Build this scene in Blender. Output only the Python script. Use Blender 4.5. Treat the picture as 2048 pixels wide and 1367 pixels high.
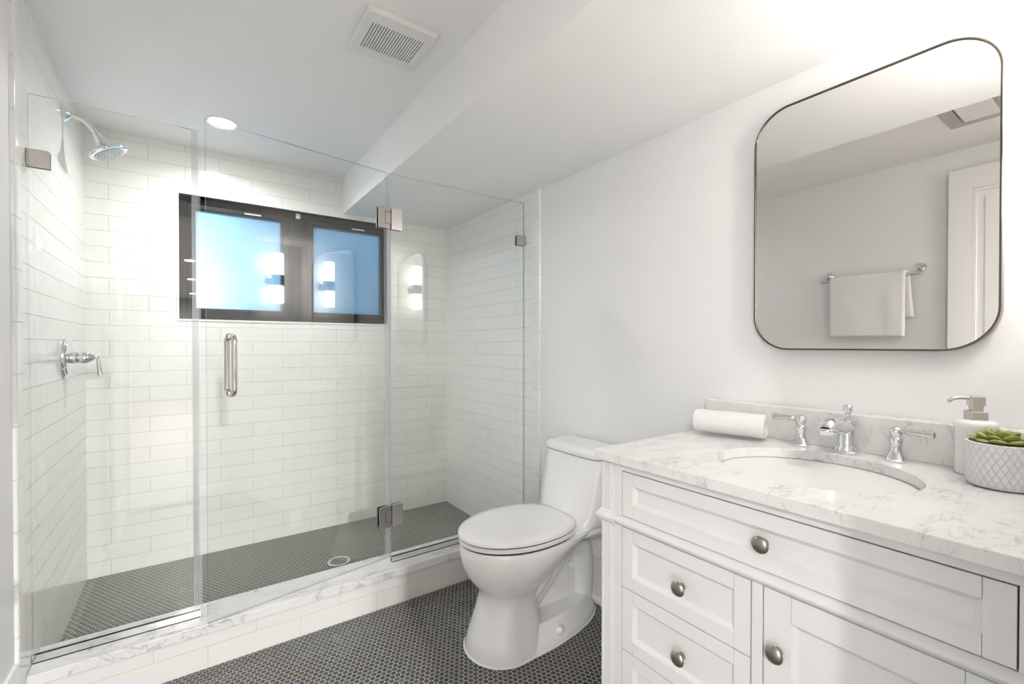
import bpy, bmesh, math, random
from mathutils import Vector, Matrix, noise

PI = math.pi
S = bpy.context.scene
COL = S.collection
for o in list(bpy.data.objects):
    bpy.data.objects.remove(o)

# ---------------------------------------------------------------- camera, world, exposure
cam_data = bpy.data.cameras.new('camera')
cam = bpy.data.objects.new('camera', cam_data)
COL.objects.link(cam)
cam.location = (0.0, 0.0, 1.19)
cam.rotation_euler = (PI/2 - 0.009, 0.0, -0.614)
cam_data.sensor_width = 36.0
cam_data.lens = 912.58/2048*36
cam_data.shift_y = 0.00679
cam_data.clip_start = 0.02
S.camera = cam

S.view_settings.view_transform = 'Standard'
S.view_settings.look = 'None'
S.view_settings.gamma = 1.0
S.view_settings.use_curve_mapping = False
S.view_settings.exposure = 2.97

W = bpy.data.worlds.new('daylight')
S.world = W
W.use_nodes = True
W.node_tree.nodes['Background'].inputs[0].default_value = (0.55, 0.78, 1.0, 1)
W.node_tree.nodes['Background'].inputs[1].default_value = 0.19

def lamp(name, kind, loc, power, color, rot=(0, 0, 0), size=0.12, size_y=None):
    l = bpy.data.lights.new(name, kind)
    l.energy = power
    l.color = color
    if kind == 'AREA':
        l.shape = 'RECTANGLE' if size_y else 'DISK'
        l.size = size
        if size_y:
            l.size_y = size_y
    else:
        l.shadow_soft_size = size
    o = bpy.data.objects.new(name, l)
    o.location = loc
    o.rotation_euler = rot
    COL.objects.link(o)
    return o

# daylight falling into the window well from its left side, outside the frosted panes
lamp('window_daylight', 'AREA', (-0.25, 3.75, 1.55), 3.0, (0.86, 0.94, 1.0), (PI/2, 0, PI - 0.55), 0.7, 0.6)

# ---------------------------------------------------------------- measures of the room
XL, XR, YB, ZC, ZS, XS = -0.42, 1.543, 3.03, 2.261, 2.031, 0.806
YG = 2.072
ZSF = 0.035
ROW, TILE = 0.0784, 0.3128
CURB = 0.172
ZCT = 0.897
YT = 1.505

# ---------------------------------------------------------------- node helpers and materials
def new_mat(name):
    m = bpy.data.materials.new(name)
    m.use_nodes = True
    nt = m.node_tree
    b = nt.nodes['Principled BSDF']
    return m, nt, b

def setp(b, color=None, rough=None, metal=None, spec=None, coat=None, coat_rough=None, ior=None):
    if color is not None: b.inputs['Base Color'].default_value = (*color, 1)
    if rough is not None: b.inputs['Roughness'].default_value = rough
    if metal is not None: b.inputs['Metallic'].default_value = metal
    if spec is not None: b.inputs['Specular IOR Level'].default_value = spec
    if coat is not None: b.inputs['Coat Weight'].default_value = coat
    if coat_rough is not None: b.inputs['Coat Roughness'].default_value = coat_rough
    if ior is not None: b.inputs['IOR'].default_value = ior

def N(nt, typ, **kw):
    n = nt.nodes.new(typ)
    for k, v in kw.items():
        if k == 'inp':
            for i, x in v.items():
                n.inputs[i].default_value = x
        else:
            setattr(n, k, v)
    return n

def math_node(nt, op, a, b=None, clamp=False):
    n = N(nt, 'ShaderNodeMath', operation=op)
    n.use_clamp = clamp
    for i, x in enumerate((a, b)):
        if x is None: continue
        if isinstance(x, (int, float)): n.inputs[i].default_value = x
        else: nt.links.new(x, n.inputs[i])
    return n.outputs[0]

def vmath(nt, op, a, b=None):
    n = N(nt, 'ShaderNodeVectorMath', operation=op)
    for i, x in enumerate((a, b)):
        if x is None: continue
        if isinstance(x, (tuple, list)): n.inputs[i].default_value = x
        else: nt.links.new(x, n.inputs[i])
    return n.outputs['Value'] if op in ('LENGTH', 'DOT_PRODUCT', 'DISTANCE') else n.outputs[0]

def mix_color(nt, fac, a, b):
    n = N(nt, 'ShaderNodeMix', data_type='RGBA')
    for i, x in ((0, fac), (6, a), (7, b)):
        if isinstance(x, (int, float)): n.inputs[i].default_value = x
        elif isinstance(x, (tuple, list)): n.inputs[i].default_value = (*x, 1) if len(x) == 3 else x
        else: nt.links.new(x, n.inputs[i])
    return n.outputs[2]

def map_range(nt, v, a, b, c=0.0, d=1.0, smooth=False):
    n = N(nt, 'ShaderNodeMapRange')
    if smooth: n.interpolation_type = 'SMOOTHSTEP'
    nt.links.new(v, n.inputs[0])
    for i, x in zip((1, 2, 3, 4), (a, b, c, d)):
        n.inputs[i].default_value = x
    return n.outputs[0]

def coords(nt):
    return N(nt, 'ShaderNodeTexCoord').outputs['Object']

def bump(nt, b, height, strength, dist, normal=None):
    n = N(nt, 'ShaderNodeBump', inp={'Strength': strength, 'Distance': dist})
    nt.links.new(height, n.inputs['Height'])
    if normal is not None: nt.links.new(normal, n.inputs['Normal'])
    nt.links.new(n.outputs[0], b.inputs['Normal'])
    return n.outputs[0]

def plain(name, color, rough=0.5, metal=0.0, **kw):
    m, nt, b = new_mat(name)
    setp(b, color, rough, metal, **kw)
    return m

def noisy(name, color, rough, scale, strength, dist, metal=0.0, var=0.0, **kw):
    m, nt, b = new_mat(name)
    setp(b, color, rough, metal, **kw)
    n = N(nt, 'ShaderNodeTexNoise', inp={'Scale': scale, 'Detail': 4.0})
    nt.links.new(coords(nt), n.inputs['Vector'])
    bump(nt, b, n.outputs['Fac'], strength, dist)
    if var:
        c = mix_color(nt, n.outputs['Fac'], tuple(x*(1-var) for x in color), tuple(min(1, x*(1+var)) for x in color))
        nt.links.new(c, b.inputs['Base Color'])
    return m

def tile_mat(name, axis, u0, v0=0.111, length=TILE, row=ROW, color=(0.895, 0.892, 0.865), offset=0.5):
    # glossy white tiles laid in running bond on a vertical face; axis is the horizontal direction of that face
    m, nt, b = new_mat(name)
    setp(b, color, 0.16, spec=0.5)
    sep = N(nt, 'ShaderNodeSeparateXYZ')
    nt.links.new(coords(nt), sep.inputs[0])
    comb = N(nt, 'ShaderNodeCombineXYZ')
    nt.links.new(math_node(nt, 'SUBTRACT', sep.outputs[axis], u0), comb.inputs[0])
    nt.links.new(math_node(nt, 'SUBTRACT', sep.outputs[2], v0), comb.inputs[1])
    br = N(nt, 'ShaderNodeTexBrick', offset=offset, offset_frequency=2, squash=1.0)
    nt.links.new(comb.outputs[0], br.inputs['Vector'])
    br.inputs['Color1'].default_value = (*color, 1)
    br.inputs['Color2'].default_value = (color[0]*0.975, color[1]*0.975, color[2]*0.975, 1)
    br.inputs['Mortar'].default_value = (0.63, 0.625, 0.60, 1)
    br.inputs['Scale'].default_value = 1.0
    br.inputs['Mortar Size'].default_value = 0.0016
    br.inputs['Mortar Smooth'].default_value = 0.6
    br.inputs['Brick Width'].default_value = length
    br.inputs['Row Height'].default_value = row
    nt.links.new(br.outputs['Color'], b.inputs['Base Color'])
    nt.links.new(map_range(nt, br.outputs['Fac'], 0, 1, 0.13, 0.6), b.inputs['Roughness'])
    nz = N(nt, 'ShaderNodeTexNoise', inp={'Scale': 9.0, 'Detail': 2.0})
    nt.links.new(coords(nt), nz.inputs['Vector'])
    inv = math_node(nt, 'SUBTRACT', 1.0, br.outputs['Fac'])
    h = math_node(nt, 'ADD', inv, math_node(nt, 'MULTIPLY', nz.outputs['Fac'], 0.5))
    bump(nt, b, h, 0.55, 0.002)
    return m

def penny_mat(name, pitch, radius, dark, brown, pale, grout, rough):
    # round glazed mosaic tiles in a hexagonal grid, domed, glaze colour differs from tile to tile
    m, nt, b = new_mat(name)
    setp(b, dark, rough, spec=0.75)
    co = coords(nt)
    h = pitch*math.sqrt(3)
    flat = vmath(nt, 'MULTIPLY', co, (1/pitch, 1/h, 0))
    def lattice(shift):
        p = vmath(nt, 'ADD', flat, shift)
        f = vmath(nt, 'FRACTION', p)
        c = vmath(nt, 'MULTIPLY', vmath(nt, 'SUBTRACT', f, (0.5, 0.5, 0)), (pitch, h, 0))
        cell = vmath(nt, 'FLOOR', p)
        return vmath(nt, 'LENGTH', c), cell
    d1, c1 = lattice((0, 0, 0))
    d2, c2 = lattice((0.5, 0.5, 0))
    d = math_node(nt, 'MINIMUM', d1, d2)
    second = math_node(nt, 'LESS_THAN', d2, d1)
    cell = N(nt, 'ShaderNodeMix', data_type='VECTOR')
    nt.links.new(second, cell.inputs[0])
    nt.links.new(c1, cell.inputs[4])
    nt.links.new(vmath(nt, 'ADD', c2, (0.37, 0.71, 3.1)), cell.inputs[5])
    wn = N(nt, 'ShaderNodeTexWhiteNoise', noise_dimensions='3D')
    nt.links.new(cell.outputs[1], wn.inputs['Vector'])
    big = N(nt, 'ShaderNodeTexNoise', inp={'Scale': 3.2, 'Detail': 2.0})
    nt.links.new(co, big.inputs['Vector'])
    r = math_node(nt, 'ADD', math_node(nt, 'MULTIPLY', wn.outputs['Value'], 0.26), math_node(nt, 'MULTIPLY', big.outputs['Fac'], 0.78))
    ramp = N(nt, 'ShaderNodeValToRGB')
    e = ramp.color_ramp.elements
    e[0].position, e[0].color = 0.30, (*pale, 1)
    e[1].position, e[1].color = 0.78, (*brown, 1)
    mid = e.new(0.52)
    mid.color = (*dark, 1)
    nt.links.new(r, ramp.inputs[0])
    inside = map_range(nt, d, radius - 0.0006, radius + 0.0003, 1.0, 0.0)
    nt.links.new(mix_color(nt, inside, grout, ramp.outputs[0]), b.inputs['Base Color'])
    nt.links.new(map_range(nt, inside, 0, 1, 0.75, rough), b.inputs['Roughness'])
    q = math_node(nt, 'DIVIDE', d, radius)
    dome = math_node(nt, 'SUBTRACT', 1.0, math_node(nt, 'MULTIPLY', math_node(nt, 'POWER', q, 3.0), 0.75))
    height = math_node(nt, 'MULTIPLY', dome, inside)
    bump(nt, b, height, 0.9, 0.0024)
    return m

def marble_mat(name, scale=1.0, strength=1.0, seed=0.0, base=(0.84, 0.83, 0.815)):
    m, nt, b = new_mat(name)
    setp(b, base, 0.16, spec=0.5)
    mp = N(nt, 'ShaderNodeMapping')
    mp.inputs['Location'].default_value = (seed, seed*0.7, seed*1.3)
    mp.inputs['Rotation'].default_value = (0.5, 0.35, 0.75)
    mp.inputs['Scale'].default_value = (2.2*scale, 5.5*scale, 3.0*scale)
    nt.links.new(coords(nt), mp.inputs['Vector'])
    n1 = N(nt, 'ShaderNodeTexNoise', inp={'Scale': 2.3, 'Detail': 9.0, 'Roughness': 0.62, 'Distortion': 0.7})
    n2 = N(nt, 'ShaderNodeTexNoise', inp={'Scale': 1.4, 'Detail': 4.0, 'Roughness': 0.6})
    n3 = N(nt, 'ShaderNodeTexNoise', inp={'Scale': 5.5, 'Detail': 6.0, 'Roughness': 0.65, 'Distortion': 0.4})
    for n in (n1, n2, n3): nt.links.new(mp.outputs[0], n.inputs['Vector'])
    ridge = math_node(nt, 'ABSOLUTE', math_node(nt, 'SUBTRACT', n1.outputs['Fac'], 0.5))
    vein = map_range(nt, ridge, 0.0, 0.028, 1.0, 0.0, True)
    vein = math_node(nt, 'MULTIPLY', vein, map_range(nt, n2.outputs['Fac'], 0.44, 0.62, 0.0, 1.0, True))
    ridge2 = math_node(nt, 'ABSOLUTE', math_node(nt, 'SUBTRACT', n3.outputs['Fac'], 0.47))
    fine = math_node(nt, 'MULTIPLY', map_range(nt, ridge2, 0.0, 0.02, 0.45, 0.0, True), map_range(nt, n2.outputs['Fac'], 0.42, 0.60, 0.0, 1.0, True))
    cloud = map_range(nt, n2.outputs['Fac'], 0.40, 0.75, 0.0, 0.30)
    f = math_node(nt, 'MULTIPLY', math_node(nt, 'ADD', math_node(nt, 'ADD', vein, fine), cloud), strength*0.72, clamp=True)
    nt.links.new(mix_color(nt, f, base, (0.30, 0.31, 0.33)), b.inputs['Base Color'])
    return m

def thin_glass(name, tint, rough=0.0, ior=1.5):
    # clear sheet glass: straight transmission plus the mirror reflection of each of its faces
    m = bpy.data.materials.new(name)
    m.use_nodes = True
    nt = m.node_tree
    nt.nodes.remove(nt.nodes['Principled BSDF'])
    out = nt.nodes['Material Output']
    tr = N(nt, 'ShaderNodeBsdfTransparent')
    tr.inputs[0].default_value = (*tint, 1)
    gl = N(nt, 'ShaderNodeBsdfGlossy')
    gl.inputs['Roughness'].default_value = rough
    gl.inputs['Color'].default_value = (1, 1, 1, 1)
    geo = N(nt, 'ShaderNodeNewGeometry')
    i = map_range(nt, geo.outputs['Backfacing'], 0, 1, ior, 1/ior)
    fr = N(nt, 'ShaderNodeFresnel')
    nt.links.new(i, fr.inputs['IOR'])
    mx = N(nt, 'ShaderNodeMixShader')
    nt.links.new(fr.outputs[0], mx.inputs[0])
    nt.links.new(tr.outputs[0], mx.inputs[1])
    nt.links.new(gl.outputs[0], mx.inputs[2])
    nt.links.new(mx.outputs[0], out.inputs[0])
    return m

def emitter(name, color, strength):
    m, nt, b = new_mat(name)
    setp(b, (0.9, 0.9, 0.9), 0.4)
    b.inputs['Emission Color'].default_value = (*color, 1)
    b.inputs['Emission Strength'].default_value = strength
    return m

def frosted_mat(name):
    m = bpy.data.materials.new(name)
    m.use_nodes = True
    nt = m.node_tree
    nt.nodes.remove(nt.nodes['Principled BSDF'])
    out = nt.nodes['Material Output']
    t = N(nt, 'ShaderNodeBsdfTranslucent')
    nz = N(nt, 'ShaderNodeTexNoise', inp={'Scale': 420.0, 'Detail': 2.0})
    nt.links.new(coords(nt), nz.inputs['Vector'])
    nt.links.new(mix_color(nt, map_range(nt, nz.outputs['Fac'], 0.3, 0.7), (0.42, 0.60, 0.72), (0.78, 0.92, 0.98)), t.inputs[0])
    g = N(nt, 'ShaderNodeBsdfGlossy')
    g.inputs['Roughness'].default_value = 0.2
    mx = N(nt, 'ShaderNodeMixShader')
    mx.inputs[0].default_value = 0.05
    nt.links.new(t.outputs[0], mx.inputs[1])
    nt.links.new(g.outputs[0], mx.inputs[2])
    nt.links.new(mx.outputs[0], out.inputs[0])
    return m

M = {}
M['paint'] = noisy('wall_paint', (0.885, 0.880, 0.873), 0.6, 180, 0.05, 0.0006)
M['ceiling'] = noisy('ceiling_paint', (0.945, 0.944, 0.942), 0.65, 150, 0.05, 0.0006)
M['left_paint'] = M['paint']
M['tile_back'] = tile_mat('white_tile_back', 0, -0.331)
M['tile_right'] = tile_mat('white_tile_right', 1, 2.296)
M['tile_left'] = tile_mat('white_tile_left', 1, 2.296)
M['tile_curb'] = tile_mat('white_tile_curb', 0, 0.047, 0.080, 0.3145, 0.0800, (0.72, 0.705, 0.68))
M['bullnose'] = tile_mat('bullnose_tile', 1, -5.0, 0.018, 20.0, 0.155, (0.89, 0.885, 0.865), 0.0)
M['bullnose_flat'] = tile_mat('bullnose_tile_across', 0, 0.14, -5.0, 0.155, 20.0, (0.89, 0.885, 0.865), 0.0)
M['penny'] = penny_mat('penny_tile', 0.0202, 0.0093, (0.034, 0.038, 0.036), (0.085, 0.055, 0.036), (0.080, 0.098, 0.098), (0.42, 0.40, 0.375), 0.13)
M['penny_shower'] = penny_mat('penny_tile_shower', 0.0202, 0.0091, (0.055, 0.060, 0.048), (0.075, 0.068, 0.046), (0.085, 0.092, 0.072), (0.50, 0.50, 0.44), 0.3)
M['marble'] = marble_mat("white_marble", 1.5, 0.62, 3.1)
M['marble_sill'] = marble_mat('sill_marble', 1.5, 0.9, 7.7, (0.72, 0.71, 0.70))
M['glass'] = thin_glass('clear_glass', (0.985, 0.995, 0.99))
M['glass_edge'] = thin_glass('glass_edge', (0.62, 0.68, 0.67))
def seal_mat():
    m = thin_glass('clear_seal', (0.97, 0.975, 0.98), 0.3, 1.25)
    nt = m.node_tree
    out = nt.nodes['Material Output']
    prev = out.inputs[0].links[0].from_socket
    d = N(nt, 'ShaderNodeBsdfDiffuse')
    d.inputs[0].default_value = (0.9, 0.91, 0.92, 1)
    mx = N(nt, 'ShaderNodeMixShader')
    mx.inputs[0].default_value = 0.10
    nt.links.new(prev, mx.inputs[1])
    nt.links.new(d.outputs[0], mx.inputs[2])
    nt.links.new(mx.outputs[0], out.inputs[0])
    return m
M['seal'] = seal_mat()
M['chrome'] = plain('chrome', (0.78, 0.79, 0.80), 0.05, 1.0)
M['nickel'] = plain('satin_nickel', (0.60, 0.57, 0.55), 0.22, 1.0)
M['pull'] = plain('polished_nickel', (0.74, 0.71, 0.67), 0.08, 1.0)
M['knob'] = plain('pewter', (0.36, 0.33, 0.30), 0.28, 1.0)
M['bronze'] = plain('mirror_frame_metal', (0.15, 0.12, 0.10), 0.16, 1.0)
M['mirror'] = plain('mirror_silver', (0.80, 0.79, 0.77), 0.0, 1.0)
M['porcelain'] = plain('porcelain', (0.88, 0.875, 0.865), 0.09, 0.0, spec=0.55)
M['seat'] = plain('seat_plastic', (0.88, 0.875, 0.87), 0.22, 0.0)
M['cabinet'] = plain('cabinet_paint', (0.82, 0.817, 0.81), 0.38)
M['gap'] = plain('dark_gap', (0.10, 0.085, 0.07), 0.8)
M['trim'] = plain('trim_paint', (0.86, 0.855, 0.845), 0.4)
M['door'] = plain('door_paint', (0.87, 0.865, 0.855), 0.4)
M['black'] = plain('black_vinyl', (0.010, 0.009, 0.010), 0.35, spec=0.3)
M['frosted'] = frosted_mat('frosted_glass')
M['label'] = plain('paper_label', (0.75, 0.75, 0.74), 0.5)
M['plastic'] = plain('white_plastic', (0.84, 0.84, 0.83), 0.35)
M['dark'] = plain('dark_cavity', (0.02, 0.02, 0.02), 0.8)
M['towel'] = noisy('terry_cloth', (0.88, 0.875, 0.86), 0.95, 420, 0.7, 0.004, spec=0.1)
M['ceramic'] = plain('white_ceramic', (0.86, 0.86, 0.85), 0.2)
M['steel'] = noisy('brushed_steel', (0.62, 0.58, 0.53), 0.3, 60, 0.05, 0.0005, 1.0)
M['leaf'] = noisy('succulent_leaf', (0.30, 0.33, 0.085), 0.5, 30, 0.1, 0.001, var=0.5)
M['soil'] = plain('soil', (0.05, 0.04, 0.03), 0.9)
M['lamp'] = emitter('lit_diffuser', (1.0, 0.97, 0.92), 9.0)
M['shade'] = emitter('lit_glass_shade', (1.0, 0.955, 0.91), 4.1)
M['sconce'] = plain('dark_nickel', (0.30, 0.28, 0.27), 0.2, 1.0)
M['hall_paint'] = plain('hall_paint', (0.85, 0.85, 0.85), 0.7)
M['hall_dark'] = plain('hall_end_paint', (0.22, 0.21, 0.20), 0.7)
M['hall_floor'] = plain('hall_floor', (0.13, 0.10, 0.075), 0.6)
M['concrete'] = plain('window_well', (0.45, 0.47, 0.50), 0.9)

def planter_mat():
    m, nt, b = new_mat('lattice_ceramic')
    setp(b, (0.80, 0.80, 0.80), 0.45)
    sep = N(nt, 'ShaderNodeSeparateXYZ')
    nt.links.new(coords(nt), sep.inputs[0])
    ang = math_node(nt, 'ARCTAN2', sep.outputs[1], sep.outputs[0])
    u = math_node(nt, 'MULTIPLY', ang, 14/PI)
    v = math_node(nt, 'MULTIPLY', sep.outputs[2], 1/0.0118)
    def band(x):
        f = math_node(nt, 'FRACT', x)
        return math_node(nt, 'ABSOLUTE', math_node(nt, 'SUBTRACT', f, 0.5))
    a = band(math_node(nt, 'ADD', u, math_node(nt, 'MULTIPLY', v, 0.5)))
    c = band(math_node(nt, 'SUBTRACT', u, math_node(nt, 'MULTIPLY', v, 0.5)))
    g = map_range(nt, math_node(nt, 'MINIMUM', a, c), 0.0, 0.10, 0.0, 1.0, True)
    bump(nt, b, g, 0.6, 0.0014)
    nt.links.new(mix_color(nt, g, (0.74, 0.74, 0.74), (0.82, 0.82, 0.82)), b.inputs['Base Color'])
    return m
M['planter'] = planter_mat()

# ---------------------------------------------------------------- geometry helpers
BASE = {}

def tag(o, label=None, cat=None, group=None, kind=None):
    if label: o['label'] = label
    if cat: o['category'] = cat
    if group: o['group'] = group
    if kind: o['kind'] = kind
    return o

def thing(name, label, cat, loc=(0, 0, 0), rotz=0.0, group=None, kind=None):
    o = bpy.data.objects.new(name, None)
    o.empty_display_size = 0.05
    COL.objects.link(o)
    o.location = loc
    o.rotation_euler = (0, 0, rotz)
    BASE[o.name] = Matrix.Translation(Vector(loc)) @ Matrix.Rotation(rotz, 4, 'Z')
    return tag(o, label, cat, group, kind)

def smooth_by_angle(bm, deg=38):
    lim = math.radians(deg)
    for f in bm.faces: f.smooth = True
    for e in bm.edges:
        if len(e.link_faces) == 2:
            e.smooth = e.calc_face_angle(0.0) < lim
        else:
            e.smooth = True

def obj(name, bm, mat, parent=None, bev=0.0, seg=2, local=False, sub=0, deg=38, loc=None):
    """link bm as one mesh object; coordinates are the room's unless local (then the thing's own)"""
    bmesh.ops.recalc_face_normals(bm, faces=bm.faces)
    base = Matrix.Identity(4)
    if parent is not None:
        base = BASE[parent.name]
    elif loc is not None:
        base = Matrix.Translation(Vector(loc))
    if not local:
        bm.transform(base.inverted())
    smooth_by_angle(bm, deg)
    me = bpy.data.meshes.new(name)
    bm.to_mesh(me)
    bm.free()
    for m in (mat if isinstance(mat, (list, tuple)) else [mat]):
        me.materials.append(m)
    o = bpy.data.objects.new(name, me)
    COL.objects.link(o)
    if parent is not None:
        o.parent = parent
        BASE[o.name] = base
    else:
        if loc is not None: o.location = loc
        BASE[o.name] = base
    if bev:
        b = o.modifiers.new('edge', 'BEVEL')
        b.width = bev
        b.segments = seg
        b.limit_method = 'ANGLE'
        b.angle_limit = math.radians(40)
        b.harden_normals = True
    if sub:
        s = o.modifiers.new('smooth', 'SUBSURF')
        s.levels = sub
        s.render_levels = sub
    return o

def BM(): return bmesh.new()

def box(bm, x0, x1, y0, y1, z0, z1, mi=0):
    v = [bm.verts.new((x, y, z)) for x in (x0, x1) for y in (y0, y1) for z in (z0, z1)]
    for q in ((0, 1, 3, 2), (4, 6, 7, 5), (0, 4, 5, 1), (2, 3, 7, 6), (0, 2, 6, 4), (1, 5, 7, 3)):
        f = bm.faces.new([v[i] for i in q])
        f.material_index = mi
    return v

def b1(*a):
    bm = BM()
    box(bm, *a)
    return bm

def loft(bm, rings, cap0=True, cap1=True, closed=True, mi=0):
    """rings: lists of equal length of points, joined one to the next"""
    R = [[bm.verts.new(p) for p in r] for r in rings]
    n = len(R[0])
    for a, b in zip(R, R[1:]):
        for i in range(n if closed else n-1):
            j = (i+1) % n
            bm.faces.new((a[i], a[j], b[j], b[i])).material_index = mi
    if cap0: bm.faces.new(list(reversed(R[0]))).material_index = mi
    if cap1: bm.faces.new(R[-1]).material_index = mi
    return R

def lathe(bm, prof, mat=Matrix.Identity(4), n=32, mi=0, cap=True):
    """prof: (radius, height) pairs about the z axis of mat"""
    rings = [[mat @ Vector((max(r, 1e-4)*math.cos(2*PI*i/n), max(r, 1e-4)*math.sin(2*PI*i/n), h)) for i in range(n)] for r, h in prof]
    loft(bm, rings, cap, cap, True, mi)

def axis_matrix(origin, direction):
    z = Vector(direction).normalized()
    q = z.to_track_quat('Z', 'Y')
    return Matrix.Translation(Vector(origin)) @ q.to_matrix().to_4x4()

def smooth_path(pts, n=6):
    """Catmull-Rom through the points"""
    P = [Vector(p) for p in pts]
    out = []
    for i in range(len(P)-1):
        p0, p1, p2, p3 = P[max(i-1, 0)], P[i], P[i+1], P[min(i+2, len(P)-1)]
        for k in range(n):
            t = k/n
            out.append(0.5*((2*p1) + (p2-p0)*t + (2*p0-5*p1+4*p2-p3)*t*t + (3*p1-p0-3*p2+p3)*t**3))
    out.append(P[-1])
    return out

def tube(bm, path, r, n=16, closed=False, mi=0, flat=1.0):
    P = [Vector(p) for p in path]
    m = len(P)
    rad = r if isinstance(r, (list, tuple)) else [r]*m
    if len(rad) != m:
        rad = [rad[0] + (rad[-1]-rad[0])*i/(m-1) for i in range(m)] if len(rad) == 2 else [rad[min(int(i*len(rad)/m), len(rad)-1)] for i in range(m)]
    rings = []
    up = None
    for i in range(m):
        if closed: t = P[(i+1) % m] - P[i-1]
        else: t = P[min(i+1, m-1)] - P[max(i-1, 0)]
        t.normalize()
        if up is None:
            up = Vector((0, 0, 1)) if abs(t.z) < 0.9 else Vector((0, 1, 0))
        a = (up - t*up.dot(t)).normalized()
        up = a
        c = t.cross(a)
        rings.append([P[i] + (a*math.cos(2*PI*k/n)*flat + c*math.sin(2*PI*k/n))*rad[i] for k in range(n)])
    if closed: rings.append(rings[0])
    if closed:
        R = [[bm.verts.new(p) for p in q] for q in rings[:-1]]
        for i in range(m):
            a, b = R[i], R[(i+1) % m]
            for k in range(n):
                j = (k+1) % n
                bm.faces.new((a[k], a[j], b[j], b[k])).material_index = mi
    else:
        loft(bm, rings, True, True, True, mi)

def rounded_rect(y0, y1, z0, z1, r, n=10):
    out = []
    for cy, cz, a0 in ((y1-r, z1-r, 0), (y0+r, z1-r, PI/2), (y0+r, z0+r, PI), (y1-r, z0+r, 1.5*PI)):
        for i in range(n+1):
            a = a0 + PI/2*i/n
            out.append((cy + r*math.cos(a), cz + r*math.sin(a)))
    return out

def prism(bm, outline, axis, a, b, mi=0):
    """outline (u,v) extruded along axis 0/1/2 from a to b"""
    def P(u, v, w):
        return {0: (w, u, v), 1: (u, w, v), 2: (u, v, w)}[axis]
    loft(bm, [[P(u, v, a) for u, v in outline], [P(u, v, b) for u, v in outline]], mi=mi)

def ring_prism(bm, outer, inner, axis, a, b, mi=0):
    def P(u, v, w):
        return {0: (w, u, v), 1: (u, w, v), 2: (u, v, w)}[axis]
    V = [[bm.verts.new(P(u, v, w)) for u, v in o] for o in (outer, inner) for w in (a, b)]
    n = len(outer)
    for i in range(n):
        j = (i+1) % n
        for A, B in ((V[0], V[1]), (V[1], V[3]), (V[3], V[2]), (V[2], V[0])):
            bm.faces.new((A[i], A[j], B[j], B[i])).material_index = mi

def frame_yz(bm, x0, x1, y0, y1, z0, z1, w, mi=0):
    """rectangular frame of width w facing along X"""
    ring_prism(bm, [(y0, z0), (y1, z0), (y1, z1), (y0, z1)], [(y0+w, z0+w), (y1-w, z0+w), (y1-w, z1-w), (y0+w, z1-w)], 0, x0, x1, mi)

def frame_xz(bm, x0, x1, z0, z1, y0, y1, wl, wr, wb, wt, mi=0):
    ring_prism(bm, [(x0, z0), (x1, z0), (x1, z1), (x0, z1)], [(x0+wl, z0+wb), (x1-wr, z0+wb), (x1-wr, z1-wt), (x0+wl, z1-wt)], 1, y0, y1, mi)

def copy_tree(o, parent=None, shift=None):
    c = o.copy()
    COL.objects.link(c)
    if parent is not None: c.parent = parent
    if shift is not None: c.location = Vector(o.location) + Vector(shift)
    BASE[c.name] = BASE[o.name]
    for ch in [x for x in bpy.data.objects if x.parent == o]:
        copy_tree(ch, c)
    return c

def struct(name, bm, mat, parent=None, label=None, **kw):
    o = obj(name, bm, mat, parent, **kw)
    if parent is None: tag(o, label, name.split('_')[0], None, 'structure')
    return o

# ---------------------------------------------------------------- the setting
HY = -8.6
struct('floor', b1(XL-0.1, XR+0.1, -0.1, 2.02, -0.06, 0.0), M['penny'], label='dark glazed penny tile floor with pale grout in front of the shower')
struct('floor_shower', b1(XL-0.1, XR+0.1, 2.14, YB+0.1, -0.06, ZSF), M['penny_shower'], label='green grey penny tile floor inside the shower behind the curb')
struct('wall_right', b1(XR+0.006, XR+0.12, -0.1, 1.96, 0, ZC+0.1), M['paint'], label='pale grey painted wall behind the toilet and vanity')
struct('wall_right_tiled', b1(XR, XR+0.12, 1.96, YB+0.02, 0, ZC+0.1), M['tile_right'], label='white tiled shower wall at the end nearest the toilet')
struct('wall_left', b1(XL-0.12, XL-0.006, -0.1, 1.96, 0, ZC+0.1), M['left_paint'], label='grey painted wall holding the towel bar, facing the mirror')
struct('wall_left_tiled', b1(XL-0.12, XL, 1.96, YB+0.02, 0, ZC+0.1), M['tile_left'], label='white tiled shower wall carrying the shower head')
WX0, WX1, WZ0, WZ1 = -0.047, 1.098, 1.330, 2.002
bm = BM()
ring_prism(bm, [(XL-0.12, 0), (XR+0.12, 0), (XR+0.12, ZC+0.1), (XL-0.12, ZC+0.1)], [(WX0, WZ0), (WX1, WZ0), (WX1, WZ1), (WX0, WZ1)], 1, YB, YB+0.14)
struct('wall_back', bm, M['tile_back'], label='white tiled shower wall around the black window')
struct('ceiling', b1(XL-0.12, XR+0.12, -0.1, YB+0.14, ZC, ZC+0.1), M['ceiling'], label='white ceiling over the shower and vent')
struct('ceiling_soffit', b1(XS, XR+0.006, 0.0, YB, ZS, ZC), M['ceiling'], label='white boxed soffit running along the mirror wall')
# front wall with the doorway the picture is taken from
bm = BM()
ring_prism(bm, [(XL-0.12, 0), (XR+0.12, 0), (XR+0.12, ZC+0.1), (XL-0.12, ZC+0.1)], [(-0.35, -0.0), (0.47, -0.0), (0.47, 2.14), (-0.35, 2.14)], 1, -0.1, 0.0)
struct('wall_front', bm, M['paint'], label='grey painted wall with the doorway, behind the viewer')
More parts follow.
